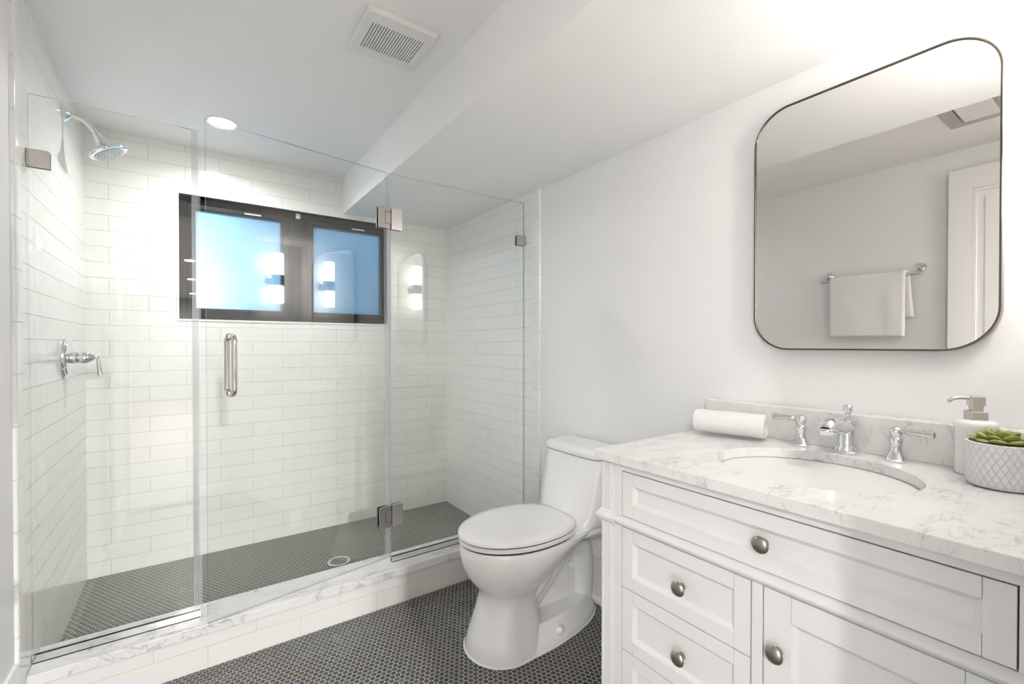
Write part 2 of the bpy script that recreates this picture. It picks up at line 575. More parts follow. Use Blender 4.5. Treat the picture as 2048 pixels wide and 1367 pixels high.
# the hall beyond the doorway, seen only as a reflection in the glass
struct('floor_hall', b1(-2.2, 2.6, HY, -0.1, -0.06, 0.0), M['hall_floor'], label='brown hall floor beyond the doorway')
struct('ceiling_hall', b1(-2.2, 2.6, HY, -0.1, ZC, ZC+0.1), M['ceiling'], label='white hall ceiling beyond the doorway')
struct('wall_hall_left', b1(-2.3, -2.2, HY, -0.1, 0, ZC), M['hall_paint'], label='hall side wall left of the doorway')
struct('wall_hall_right', b1(2.6, 2.7, HY, -0.1, 0, ZC), M['hall_paint'], label='hall side wall right of the doorway')
struct('wall_hall_end', b1(-2.3, 2.7, HY-0.1, HY, 0, ZC), M['hall_dark'], label='far end wall of the hall')
bm = BM()
box(bm, -2.3, XL-0.12, -0.1, -0.02, 0, ZC)
struct('wall_hall_near', bm, M['hall_paint'], label='hall side of the doorway wall')
bm = BM()
box(bm, XR+0.12, 2.7, -0.1, -0.02, 0, ZC)
struct('wall_hall_corner', bm, M['hall_paint'], label='hall wall beyond the vanity corner')
# tile edge trims: stacked bullnose columns
def bullnose(name, x, sx, label):
    bm = BM()
    prof = [(x - sx*0.02, 1.927), (x, 1.927), (x + sx*0.003, 1.931), (x + sx*0.004, 1.938), (x + sx*0.004, 1.992), (x - sx*0.02, 1.992)]
    loft(bm, [[(px, py, 0.0) for px, py in prof], [(px, py, ZC if sx > 0 else ZS) for px, py in prof]])
    return struct(name, bm, M['bullnose'], label=label, deg=60)
bullnose('trim_1', XL, 1, 'white bullnose tile edging on the shower head side')
bullnose('trim_2', XR, -1, 'white bullnose tile edging on the toilet side')
# baseboard on the right wall
bm = BM()
prof = [(0.0, 0.0), (-0.028, 0.0), (-0.027, 0.012), (-0.020, 0.022), (-0.015, 0.026), (-0.015, 0.205), (-0.020, 0.212), (-0.020, 0.222), (-0.012, 0.240), (-0.008, 0.255), (0.0, 0.255)]
loft(bm, [[(XR+0.006+u, y, v) for u, v in prof] for y in (0.0, 1.925)])
struct('baseboard_right', bm, M['trim'], label='tall white baseboard with shoe moulding behind the toilet', deg=30)
bm = BM()
loft(bm, [[(XL-0.006-u, y, v) for u, v in prof] for y in (0.72, 1.925)])
struct('baseboard_left', bm, M['trim'], label='tall white baseboard under the towel bar', deg=30)
# shower curb: tiled front with a marble sill on top
bm = BM()
box(bm, XL-0.0, XR-0.0, 2.011, 2.150, 0.0, 0.135)
curb = struct('trim_3', bm, M['tile_curb'], label='tiled shower curb with marble sill')
curb.name = 'shower_curb'
BASE['shower_curb'] = Matrix.Identity(4)
sill = obj('marble_sill', b1(XL, XR, 1.992, 2.165, 0.135, CURB), M['marble_sill'], curb, bev=0.003)
tag(sill, 'grey veined marble sill')

# window
win = thing('window_1', 'black framed window with two frosted panes in the shower wall', 'window', (0.525, YB+0.05, WZ0), kind='structure')
bm = BM()
FY0, FY1 = YB+0.045, YB+0.115
frame_xz(bm, WX0, WX1, WZ0, WZ1, FY0, FY1, 0.035, 0.018, 0.030, 0.030)
box(bm, 0.515, 0.600, FY0, FY1, WZ0+0.028, WZ1-0.028)
obj('window_frame', bm, M['black'], win, bev=0.003)
for x0, x1, wl, wr, px0, px1 in ((WX0+0.03, 0.520, 0.040, 0.060, 0.024, 0.461), (0.594, WX1-0.014, 0.044, 0.010, 0.637, 1.076)):
    bm = BM()
    frame_xz(bm, x0, x1, WZ0+0.024, WZ1-0.024, FY0+0.008, FY1-0.01, px0-x0, x1-px1, 1.392-(WZ0+0.024), (WZ1-0.024)-1.944)
    sash = obj('sash', bm, M['black'], win, bev=0.002)
    obj('pane', b1(px0-0.005, px1+0.005, FY0+0.040, FY0+0.046, 1.387, 1.949), M['frosted'], sash)
    bm = BM()
    frame_xz(bm, px0-0.001, px1+0.001, 1.391, 1.945, FY0+0.020, FY0+0.042, 0.005, 0.009, 0.005, 0.009)
    obj('glazing_bead', bm, plain('blue_grey_bead', (0.05, 0.10, 0.16), 0.3), sash)
    mx = (px0+px1)/2
    lb = obj('label_strip', b1(mx+0.02, mx+0.105, FY0+0.0065, FY0+0.0085, 1.952, 1.960), M['label'], sash)
    bm = BM()
    box(bm, mx-0.05, mx+0.07, FY0-0.004, FY0+0.010, WZ0+0.030, WZ0+0.044)
    tube(bm, [(mx+0.03, FY0-0.002, WZ0+0.040), (mx+0.045, FY0-0.014, WZ0+0.050), (mx+0.035, FY0-0.016, WZ0+0.060)], 0.006, 8)
    obj('latch', bm, M['black'], sash, bev=0.002)
bm = BM()
box(bm, 0.535, 0.560, FY0-0.006, FY0+0.004, WZ1-0.034, WZ1-0.002)
obj('frame_clip', bm, M['plastic'], win, bev=0.002)
bm = BM()
ring_prism(bm, [(WX0-0.012, WZ0-0.012), (WX1+0.012, WZ0-0.012), (WX1+0.012, WZ1+0.012), (WX0-0.012, WZ1+0.012)], [(WX0, WZ0), (WX1, WZ0), (WX1, WZ1), (WX0, WZ1)], 1, YB-0.004, YB+0.05)
obj('window_reveal', bm, M['plastic'], win, bev=0.003)
# window well outside
bm = BM()
box(bm, -0.9, 2.0, 4.35, 4.45, 0.9, 2.1)
box(bm, 1.25, 1.35, YB+0.15, 4.35, 0.9, 2.6)
box(bm, -0.9, 2.0, YB+0.15, 4.35, 0.85, 0.95)
struct('wall_window_well', bm, M['concrete'], label='grey window well outside the frosted panes')

# open door against the left wall (seen in the mirror)
d1 = thing('door_1', 'open white panelled door standing against the towel bar wall', 'door', (-0.375, -0.03, 0.0), kind='structure')
DX0, DX1, DY0, DY1, DZ = -0.395, -0.360, -0.030, 0.672, 2.135
bm = BM()
py0, py1 = DY0+0.095, DY1-0.095
for z0, z1 in ((0.20, 0.86), (0.98, DZ-0.115)):
    pass
box(bm, DX0, DX1, DY0, py0, 0.01, DZ)
box(bm, DX0, DX1, py1, DY1, 0.01, DZ)
for z0, z1 in ((0.01, 0.20), (0.86, 0.98), (DZ-0.115, DZ)):
    box(bm, DX0, DX1, py0, py1, z0, z1)
obj('door_frame', bm, M['door'], d1)
for z0, z1 in ((0.20, 0.86), (0.98, DZ-0.115)):
    bm = BM()
    box(bm, DX0+0.01, DX1-0.012, py0, py1, z0, z1)
    frame_yz(bm, DX1-0.014, DX1-0.002, py0, py1, z0, z1, 0.016)
    box(bm, DX0+0.006, DX1-0.006, py0+0.045, py1-0.045, z0+0.045, z1-0.045)
    obj('door_panel', bm, M['door'], d1, bev=0.003)
bm = BM()
lathe(bm, [(0.026, 0), (0.026, 0.006), (0.010, 0.010), (0.010, 0.03), (0.024, 0.042), (0.027, 0.052), (0.018, 0.062), (0.002, 0.065)], axis_matrix((DX1, DY1-0.06, 0.95), (1, 0, 0)), 24)
obj('door_knob', bm, M['nickel'], d1)

# ---------------------------------------------------------------- lights of the place, and two added hall fills
def recessed(x, y, label, power, color, group=None, kind=None, r=0.062):
    t = thing('recessed_light', label, 'ceiling light', (x, y, ZC), group=group)
    bm = BM()
    lathe(bm, [(r*0.86, ZC-0.001), (r*0.88, ZC-0.004), (r*1.02, ZC-0.006), (r*1.08, ZC-0.004), (r*1.10, ZC), (r*0.86, ZC)], Matrix.Translation((x, y, 0)), 40, cap=False)
    obj('trim_ring', bm, M['plastic'], t)
    bm = BM()
    lathe(bm, [(0.0, ZC-0.0035), (r*0.87, ZC-0.0035), (r*0.87, ZC-0.0005), (0.0, ZC-0.0005)], Matrix.Translation((x, y, 0)), 40)
    obj('diffuser', bm, M['lamp'], t)
    l = lamp('recessed_light_beam', 'AREA', (x, y, ZC-0.012), power, color, (0, 0, 0), r*1.7)
    l.data.spread = math.radians(155 if y > 0 else 175)
    return t
recessed(0.130, 2.610, 'lit round recessed ceiling light over the shower', 0.92, (1.0, 0.995, 0.985))
for k, (x, y) in enumerate(((0.0, -2.9), (0.02, -4.9), (0.04, -7.4))):
    recessed(x, y, ('nearest', 'middle', 'farthest')[k] + ' of the three hall ceiling lights mirrored in the shower glass', 42.0, (1.0, 0.995, 0.985), 'hall ceiling lights')

for x, lab in ((-1.55, 'added fill light by the left hall wall, out of view'), (1.85, 'added fill light by the right hall wall, out of view')):  # unseen pair, added to brighten the vanity and the open door
    recessed(x, -1.35, lab, 9.2 if x < 0 else 6.0, (1.0, 0.995, 0.985), 'hall ceiling lights')

sc = thing('wall_sconce', 'double cylinder wall sconce with lit shades, mirrored in the shower glass', 'wall lamp', (1.29, 0.0, 1.70))
bm = BM()
lathe(bm, [(0.052, 0.0), (0.052, 0.012), (0.040, 0.018), (0.0, 0.018)], axis_matrix((1.29, 0.0, 1.71), (0, 1, 0)), 32)
obj('backplate', bm, M['sconce'], sc)
bm = BM()
lathe(bm, [(0.038, 0.0), (0.048, 0.005), (0.048, 0.085), (0.038, 0.09)], Matrix.Translation((1.29, 0.10, 1.665)), 32)
tube(bm, [(1.29, 0.012, 1.71), (1.29, 0.07, 1.71)], 0.030, 20)
obj('lamp_holder', bm, M['sconce'], sc)
for z0, z1 in ((1.755, 1.925), (1.525, 1.665)):
    bm = BM()
    lathe(bm, [(0.036, z0), (0.041, z0+0.004), (0.041, z1-0.004), (0.036, z1)], Matrix.Translation((1.29, 0.10, 0)), 32)
    obj('lamp_shade', bm, M['shade'], sc)

# ---------------------------------------------------------------- shower enclosure
GT = 1.987
GB = 0.198
def glass_sheet(bm, x0, x1, y0, y1, z0, z1):
    box(bm, x0, x1, y0, y1, z0, z1)
    bm.normal_update()
    for f in bm.faces:
        n = f.normal
        f.material_index = 0 if abs(n.y) > 0.9 else 1
def glass_obj(name, parent, x0, x1, y0, y1, z0, z1, local=False):
    bm = BM()
    glass_sheet(bm, x0, x1, y0, y1, z0, z1)
    return obj(name, bm, [M['glass'], M['glass_edge']], parent, local=local)
def plate(bm, x0, x1, z0, z1, y, t=0.006, gap=0.0055):
    for s in (-1, 1):
        a, b = sorted((y + s*gap, y + s*(gap+t)))
        box(bm, x0, x1, a, b, z0, z1)

gl = thing('glass_panel', 'fixed clear glass shower panel beside the shower head wall', 'glass panel', (-0.2, YG, CURB), group='fixed shower glass panels')
glass_obj('glass', gl, XL+0.003, 0.026, YG-0.005, YG+0.005, GB-0.012, GT)
bm = BM()
box(bm, XL+0.002, 0.026, YG-0.010, YG-0.0055, CURB, CURB+0.024)
box(bm, XL+0.002, 0.026, YG+0.0055, YG+0.010, CURB, CURB+0.024)
box(bm, XL+0.002, 0.026, YG-0.010, YG+0.010, CURB, CURB+0.003)
obj('bottom_channel', bm, M['chrome'], gl)
bm = BM()
box(bm, 0.0265, 0.0325, YG-0.008, YG+0.008, GB, GT-0.002)
box(bm, 0.006, 0.0265, YG-0.0075, YG-0.0058, GB, GT-0.002)
box(bm, 0.006, 0.0265, YG+0.0058, YG+0.0075, GB, GT-0.002)
obj('seal_strip', bm, M['seal'], gl)
bm = BM()
plate(bm, XL+0.002, -0.367, 1.755, 1.811, YG)
box(bm, XL+0.0005, XL+0.0025, YG-0.02, YG+0.02, 1.757, 1.809)
obj('wall_clamp', bm, M['nickel'], gl, bev=0.001)

gr = thing('glass_panel', 'fixed clear glass shower panel beside the toilet, carrying the hinges', 'glass panel', (1.15, YG, CURB), group='fixed shower glass panels')
glass_obj('glass', gr, 0.766, XR-0.003, YG-0.005, YG+0.005, GB-0.012, GT)
bm = BM()
box(bm, 0.766, XR-0.002, YG-0.010, YG-0.0055, CURB, CURB+0.024)
box(bm, 0.766, XR-0.002, YG+0.0055, YG+0.010, CURB, CURB+0.024)
box(bm, 0.766, XR-0.002, YG-0.010, YG+0.010, CURB, CURB+0.003)
obj('bottom_channel', bm, M['chrome'], gr)
bm = BM()
plate(bm, 1.487, XR-0.002, 1.746, 1.802, YG)
box(bm, XR-0.0025, XR-0.0005, YG-0.02, YG+0.02, 1.748, 1.800)
obj('wall_clamp', bm, M['nickel'], gr, bev=0.001)
HZ = ((1.727, 1.828), (0.342, 0.443))
for z0, z1 in HZ:
    bm = BM()
    plate(bm, 0.767, 0.820, z0, z1, YG)
    obj('hinge_plate', bm, M['nickel'], gr, bev=0.001)

DA = math.asin(0.127/0.728)
dr = thing('shower_door', 'frameless glass shower door standing slightly ajar', 'shower door', (0.762, YG, CURB), DA)
L = 0.727
glass_obj('glass', dr, -L, -0.002, -0.005, 0.005, GB-CURB, GT-CURB, True)
bm = BM()
box(bm, -L, -0.004, -0.005, 0.005, GB-CURB-0.007, GB-CURB-0.0005)
obj('bottom_sweep', bm, M['seal'], dr, local=True)
bm = BM()
box(bm, -0.0018, 0.0012, -0.006, 0.006, GB-CURB, GT-CURB-0.002)
box(bm, -0.026, -0.002, -0.0073, -0.0057, GB-CURB, GT-CURB-0.002)
box(bm, -0.026, -0.002, 0.0057, 0.0073, GB-CURB, GT-CURB-0.002)
obj('seal_strip', bm, M['seal'], dr, local=True)
for z0, z1 in HZ:
    z0 -= CURB; z1 -= CURB
    zc = (z0+z1)/2
    bm = BM()
    for s in (-1, 1):
        a, b = sorted((s*0.0078, s*0.0140))
        ol = [(-0.062, z0), (-0.004, z0), (-0.004, zc-0.028), (-0.031, zc-0.028), (-0.031, zc+0.028), (-0.004, zc+0.028), (-0.004, z1), (-0.062, z1)]
        prism(bm, ol, 1, a, b)
    h = obj('hinge', bm, M['nickel'], dr, bev=0.001, local=True)
    bm = BM()
    box(bm, -0.0295, -0.001, -0.0135, 0.0135, zc-0.0265, zc+0.0265)
    tube(bm, [(0.0, 0, z0+0.010), (0.0, 0, z1-0.010)], 0.0034, 12)
    obj('hinge_knuckle', bm, M['nickel'], h, bev=0.001, local=True)
hx, hz0, hz1, hr = -0.652, 1.012-CURB, 1.220-CURB, 0.0095
for s, nm in ((-1, 'pull_handle'), (1, 'pull_handle')):
    yo = s*0.048
    pts = []
    R = 0.020
    def arc(cz, a0, a1, k=8):
        return [(hx, s*(0.048-R) + s*R*math.sin(a0+(a1-a0)*i/k), cz + R*math.cos(a0+(a1-a0)*i/k)) for i in range(k+1)]
    pts = [(hx, s*0.006, hz1)] + arc(hz1-R, 0, PI/2) + [(hx, yo, (hz0+hz1)/2)] + arc(hz0+R, PI/2, PI) + [(hx, s*0.006, hz0)]
    bm = BM()
    tube(bm, pts, hr, 18)
    for z in (hz0, hz1):
        lathe(bm, [(0.0125, 0), (0.0125, 0.006), (0.011, 0.008)], axis_matrix((hx, s*0.0052, z), (0, s, 0)), 20)
    obj(nm, bm, M['pull'], dr, local=True)

# ---------------------------------------------------------------- shower fittings
sh = thing('overhead_shower', 'chrome shower head on a bent arm high on the tiled wall', 'shower head', (XL, 2.585, 2.135))
bm = BM()
lathe(bm, [(0.033, 0.0), (0.034, 0.004), (0.028, 0.012), (0.018, 0.018), (0.013, 0.022), (0.0, 0.022)], axis_matrix((XL, 2.585, 2.135), (1, 0, 0)), 32)
obj('flange', bm, M['chrome'], sh)
arm_path = smooth_path([(XL+0.01, 2.585, 2.135), (-0.390, 2.585, 2.134), (-0.360, 2.584, 2.124), (-0.335, 2.583, 2.100), (-0.312, 2.582, 2.068)], 6)
bm = BM()
tube(bm, arm_path, 0.0105, 16)
obj('arm', bm, M['chrome'], sh)
hd = Vector((0.48, 0.0, -0.877)).normalized()
ho = Vector((-0.318, 2.582, 2.076))
bm = BM()
lathe(bm, [(0.0, -0.004), (0.013, -0.002), (0.0155, 0.004), (0.0150, 0.012), (0.0185, 0.018), (0.0190, 0.030), (0.024, 0.042), (0.036, 0.055), (0.055, 0.066), (0.066, 0.072), (0.069, 0.077), (0.068, 0.083), (0.060, 0.085), (0.0, 0.085)], axis_matrix(ho, hd), 40)
hb = obj('spray_head', bm, M['chrome'], sh)
bm = BM()
mtx = axis_matrix(ho, hd)
lathe(bm, [(0.0, 0.0853), (0.054, 0.0853), (0.056, 0.0870), (0.050, 0.0885), (0.0, 0.0885)], mtx, 40)
for rr, k in ((0.046, 24), (0.034, 16), (0.020, 9)):
    for i in range(k):
        a = 2*PI*i/k
        p = mtx @ Vector((rr*math.cos(a), rr*math.sin(a), 0.0875))
        lathe(bm, [(0.0024, 0.0), (0.0018, 0.0035), (0.0, 0.004)], axis_matrix(p, hd), 8)
nf = obj('nozzle_face', bm, plain('nozzle_grey', (0.62, 0.64, 0.66), 0.3), hb)
tag(nf, 'grey nozzle face')

va = thing('shower_valve', 'chrome shower valve with round plate and curved lever', 'shower valve', (XL, 2.585, 1.137))
bm = BM()
lathe(bm, [(0.088, 0.0), (0.090, 0.004), (0.088, 0.009), (0.080, 0.011), (0.078, 0.015), (0.066, 0.018), (0.036, 0.021), (0.0, 0.021)], axis_matrix((XL, 2.585, 1.137), (1, 0, 0)), 48)
obj('escutcheon', bm, M['chrome'], va)
bm = BM()
lathe(bm, [(0.026, 0.016), (0.026, 0.034), (0.023, 0.036), (0.025, 0.044), (0.027, 0.056), (0.024, 0.072), (0.015, 0.084), (0.009, 0.090), (0.0, 0.092)], axis_matrix((XL, 2.585, 1.137), (1, 0, 0)), 32)
vb = obj('valve_body', bm, M['chrome'], va)
bm = BM()
pth = smooth_path([(-0.340, 2.585, 1.140), (-0.327, 2.585, 1.140), (-0.320, 2.586, 1.128), (-0.3165, 2.587, 1.100), (-0.313, 2.588, 1.062)], 5)
n_ = len(pth)
tube(bm, pth, [0.0075 if i < 0.4*n_ else 0.0055 + 0.0055*((i/n_-0.4)/0.6)**1.5 for i in range(n_)], 14)
obj('lever', bm, M['chrome'], vb)

drn = thing('shower_drain', 'round metal drain grate set in the shower floor', 'drain', (0.642, 2.512, ZSF))
bm = BM()
lathe(bm, [(0.047, ZSF+0.0005), (0.047, ZSF+0.004), (0.0555, ZSF+0.004), (0.0565, ZSF+0.0005)], Matrix.Translation((0.642, 2.512, 0)), 48, cap=False)
obj('drain_ring', bm, plain('drain_rim', (0.72, 0.72, 0.68), 0.35, 0.4), drn)
bm = BM()
lathe(bm, [(0.0, ZSF+0.0005), (0.0472, ZSF+0.0005), (0.0472, ZSF+0.003), (0.0, ZSF+0.003)], Matrix.Translation((0.642, 2.512, 0)), 48)
for i in range(-3, 4):
    for j in range(-3, 4):
        x, y = (i + 0.5*(j % 2))*0.0135, j*0.0117
        if math.hypot(x, y) < 0.041:
            lathe(bm, [(0.0048, ZSF+0.0028), (0.0048, ZSF+0.0033), (0.0, ZSF+0.0033)], Matrix.Translation((0.642+x, 2.512+y, 0)), 12, 1)
obj('drain_grate', bm, [plain('drain_metal', (0.50, 0.50, 0.46), 0.35, 0.5), M['dark']], drn)

# ---------------------------------------------------------------- ceiling vent and register
ve = thing('exhaust_vent', 'square white slotted exhaust vent on the ceiling', 'vent', (0.585, 1.555, ZC))
vx0, vx1, vy0, vy1 = 0.462, 0.710, 1.436, 1.682
sx0, sx1, sy0, sy1 = 0.492, 0.676, 1.490, 1.632
bm = BM()
out = rounded_rect(vx0, vx1, vy0, vy1, 0.018, 6)
mid = rounded_rect(vx0+0.006, vx1-0.006, vy0+0.006, vy1-0.006, 0.014, 6)
loft(bm, [[(x, y, ZC-0.0005) for x, y in out], [(x, y, ZC-0.010) for x, y in out], [(x, y, ZC-0.016) for x, y in mid]], True, False)
z = ZC-0.016
n = 20
pitch = (sx1-sx0)/n
sw = 0.0032
def quad(bm, x0, x1, y0, y1, zz, mi=0):
    f = bm.faces.new([bm.verts.new(p) for p in ((x0, y0, zz), (x0, y1, zz), (x1, y1, zz), (x1, y0, zz))])
    f.material_index = mi
    return f
ring = [bm.verts.new((x, y, z)) for x, y in mid]
inn = [bm.verts.new((x, y, z)) for x, y in ((sx0, sy0), (sx1, sy0), (sx1, sy1), (sx0, sy1))]
edges = []
for lst in (ring, inn):
    for i in range(len(lst)):
        edges.append(bm.edges.new((lst[i], lst[(i+1) % len(lst)])))
bmesh.ops.triangle_fill(bm, use_beauty=True, use_dissolve=False, edges=edges)
for i in range(n+1):
    a = sx0 if i == 0 else sx0 + i*pitch - pitch/2 + sw/2
    b = sx1 if i == n else sx0 + (i+1)*pitch - pitch/2 - sw/2
    if b > a:
        box(bm, a, b, sy0, sy1, z, z+0.004)
bmesh.ops.remove_doubles(bm, verts=bm.verts, dist=0.00005)
cov = obj('vent_cover', bm, M['plastic'], ve, deg=25)
obj('vent_cavity', b1(sx0-0.002, sx1+0.002, sy0-0.002, sy1+0.002, ZC-0.0105, ZC-0.0008), M['dark'], ve)

rg = thing('ceiling_register', 'white square ceiling register seen in the mirror top corner', 'register', (0.17, 0.48, ZC))
bm = BM()
ring_prism(bm, [(-0.03, 0.36), (0.37, 0.36), (0.37, 0.60), (-0.03, 0.60)], [(0.02, 0.41), (0.32, 0.41), (0.32, 0.55), (0.02, 0.55)], 2, ZC-0.012, ZC-0.0005)
obj('register_frame', bm, plain('register_grey', (0.50, 0.49, 0.47), 0.5), rg, bev=0.003)
bm = BM()
box(bm, 0.04, 0.30, 0.42, 0.54, ZC-0.020, ZC-0.008)
obj('register_panel', bm, M['plastic'], rg, bev=0.003)

# ---------------------------------------------------------------- toilet
def egg(xf, xc, xb, hw, n=56, pb=2.6, yc=YT, pf=2.0):
    P = []
    for i in range(n):
        t = 2*PI*i/n
        c, s = math.cos(t), math.sin(t)
        sg = 1 if s >= 0 else -1
        if c >= 0:
            P.append((xc-(xc-xf)*abs(c)**(2/pf), yc+hw*sg*abs(s)**(2/pf)))
        else:
            P.append((xc+(xb-xc)*abs(c)**(2/pb), yc+hw*sg*abs(s)**(2/pb)))
    return P
def egg_loft(bm, secs, **kw):
    loft(bm, [[(x, y, s[0]) for x, y in egg(*s[1:5], **({'pb': s[5]} if len(s) > 5 else {}))] for s in secs], **kw)

to = thing('toilet', 'white one-piece toilet with closed lid beside the vanity', 'toilet', (1.20, YT, 0.0))
bm = BM()
# column and bowl
egg_loft(bm, [
    (0.000, 0.866, 1.000, 1.160, 0.146, 3.2),
    (0.012, 0.864, 1.000, 1.160, 0.147, 3.2),
    (0.060, 0.880, 1.000, 1.155, 0.134, 3.2),
    (0.130, 0.905, 1.005, 1.150, 0.118, 3.2),
    (0.190, 0.922, 1.010, 1.145, 0.108, 3.0),
    (0.222, 0.925, 1.020, 1.160, 0.110, 2.8),
    (0.245, 0.908, 1.030, 1.175, 0.126, 2.6),
    (0.275, 0.882, 1.045, 1.205, 0.146, 2.3),
    (0.310, 0.860, 1.060, 1.240, 0.165, 2.2),
    (0.350, 0.846, 1.075, 1.290, 0.181, 2.2),
    (0.385, 0.840, 1.085, 1.355, 0.189, 2.3),
    (0.410, 0.840, 1.090, 1.420, 0.190, 2.8),
    (0.422, 0.845, 1.090, 1.440, 0.186, 3.0),
    (0.424, 0.860, 1.090, 1.420, 0.172, 3.0),
])
obj('bowl', bm, M['porcelain'], to, deg=50)
# foot plate behind the column
bm = BM()
egg_loft(bm, [
    (0.000, 0.90, 1.10, 1.505, 0.143, 2.0),
    (0.014, 0.90, 1.10, 1.507, 0.144, 2.0),
    (0.024, 0.90, 1.10, 1.502, 0.139, 2.0),
    (0.075, 0.93, 1.10, 1.480, 0.116, 2.1),
    (0.090, 0.94, 1.10, 1.470, 0.108, 2.1),
])
obj('foot', bm, M['porcelain'], to, deg=40)
# trapway: rises behind the column, bends over and drops to the floor
bm = BM()
path = smooth_path([(1.06, YT, 0.13), (1.13, YT, 0.14), (1.215, YT, 0.215), (1.29, YT, 0.295), (1.36, YT, 0.325), (1.425, YT, 0.290), (1.442, YT, 0.20), (1.442, YT, 0.06)], 6)
tube(bm, path, [0.052 + 0.006*math.sin(PI*i/(len(path)-1)) for i in range(len(path))], 20)
obj('trapway', bm, M['porcelain'], to)
bm = BM()
# recessed web closing the space under the trapway, with its hand hole
outer = [(1.08, 0.07), (1.45, 0.07), (1.45, 0.25), (1.40, 0.31), (1.33, 0.30), (1.24, 0.22), (1.15, 0.14), (1.08, 0.12)]
hole = [(1.372 + 0.022*math.cos(2*PI*i/14) + 0.008*math.sin(2*PI*i/14), 0.232 + 0.030*math.sin(2*PI*i/14)) for i in range(14)]
W2 = 0.016
lay = []
for yy in (YT-W2, YT+W2):
    o_ = [bm.verts.new((x, yy, z)) for x, z in outer]
    h_ = [bm.verts.new((x, yy, z)) for x, z in hole]
    ed = []
    for l_ in (o_, h_):
        for i in range(len(l_)): ed.append(bm.edges.new((l_[i], l_[(i+1) % len(l_)])))
    bmesh.ops.triangle_fill(bm, use_beauty=True, use_dissolve=False, edges=ed)
    lay.append((o_, h_))
for k in (0, 1):
    a, b = lay[0][k], lay[1][k]
    for i in range(len(a)):
        j = (i+1) % len(a)
        bm.faces.new((a[i], a[j], b[j], b[i]))
obj('trapway_web', bm, M['porcelain'], to)
bm = BM()
tube(bm, smooth_path([(1.215, YT-0.03, 0.34), (1.195, YT-0.040, 0.285), (1.155, YT-0.046, 0.235), (1.10, YT-0.046, 0.198), (1.05, YT-0.04, 0.185)], 6), 0.046, 18)
obj('bowl_outlet', bm, M['porcelain'], to)
bm = BM()
egg_loft(bm, [(0.0004, 0.859, 1.000, 1.165, 0.151, 3.2), (0.003, 0.859, 1.000, 1.165, 0.151, 3.2), (0.006, 0.863, 1.000, 1.160, 0.147, 3.2)])
egg_loft(bm, [(0.0004, 0.90, 1.10, 1.512, 0.149, 2.0), (0.003, 0.90, 1.10, 1.512, 0.149, 2.0), (0.006, 0.90, 1.10, 1.507, 0.144, 2.0)])
obj('caulk_bead', bm, M['plastic'], to)
# deck and tank in one sweep
bm = BM()
def tank_ring(z, x0, hw, r=0.05, bulge=0.012):
    out = []
    xb = XR-0.012
    K = 10
    for i in range(K+1):       # front left corner to right, slightly bowed front
        a = PI/2 + PI/2*0
        t = -1 + 2*i/K
        y = YT - hw*t
        e = max(0.0, (abs(t)-0.80)/0.20)
        x = x0 + bulge*t*t + r*0.8*e*e
        out.append((x, y, z))
    out.append((xb, YT-hw, z))
    out.append((xb, YT+hw, z))
    return out
loft(bm, [tank_ring(z, x0, hw, r, bu) for z, x0, hw, r, bu in (
    (0.345, 1.44, 0.10, 0.05, 0.02), (0.372, 1.36, 0.135, 0.06, 0.02), (0.395, 1.26, 0.155, 0.06, 0.02), (0.412, 1.20, 0.160, 0.06, 0.02), (0.424, 1.215, 0.158, 0.05, 0.02),
    (0.430, 1.270, 0.165, 0.05, 0.02), (0.443, 1.296, 0.174, 0.05, 0.018), (0.470, 1.312, 0.182, 0.05, 0.016), (0.520, 1.325, 0.186, 0.05, 0.014), (0.620, 1.348, 0.190, 0.05, 0.012), (0.706, 1.366, 0.192, 0.05, 0.012))])
obj('tank', bm, M['porcelain'], to, deg=50)
bm = BM()
loft(bm, [tank_ring(z, x0, hw, 0.05, 0.012) for z, x0, hw in ((0.7095, 1.372, 0.188), (0.711, 1.360, 0.197), (0.726, 1.357, 0.199), (0.738, 1.362, 0.196), (0.746, 1.376, 0.184), (0.748, 1.400, 0.165))])
obj('tank_lid', bm, M['porcelain'], to, deg=50)
obj('tank_lid_gap', b1(1.405, XR-0.02, YT-0.170, YT+0.170, 0.700, 0.712), M['gap'], to)
bm = BM()
egg_loft(bm, [(0.4285, 0.842, 1.09, 1.330, 0.184), (0.431, 0.836, 1.09, 1.333, 0.188), (0.443, 0.835, 1.09, 1.333, 0.189), (0.446, 0.840, 1.09, 1.330, 0.186)])
obj('seat', bm, M['seat'], to)
bm = BM()
egg_loft(bm, [(0.4495, 0.842, 1.09, 1.325, 0.184), (0.452, 0.834, 1.09, 1.330, 0.189), (0.462, 0.833, 1.09, 1.330, 0.189), (0.469, 0.842, 1.09, 1.325, 0.183), (0.4735, 0.88, 1.09, 1.29, 0.155), (0.4755, 0.96, 1.09, 1.22, 0.09)])
obj('lid', bm, M['seat'], to, deg=60)
for s in (-1, 1):
    bm = BM()
    box(bm, 1.318, 1.345, YT+s*0.075-0.022, YT+s*0.075+0.022, 0.425, 0.458)
    obj('lid_hinge', bm, M['seat'], to, bev=0.006)
bm = BM()  # near-black slab painted as the shade between lid, seat and bowl
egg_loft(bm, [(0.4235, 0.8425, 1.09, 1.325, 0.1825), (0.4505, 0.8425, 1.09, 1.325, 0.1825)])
obj('seat_gap_shade', bm, plain('painted_gap_shade', (0.02, 0.018, 0.016), 0.7), to)
for s in (-1, 1):
    bm = BM()
    lathe(bm, [(0.017, 0.030), (0.017, 0.052), (0.013, 0.062), (0.005, 0.067), (0.0, 0.068)], axis_matrix((1.205, YT+s*0.088, 0.018), (0, s*1.0, 0.75)), 20)
    obj('bolt_cap', bm, M['porcelain'], to)

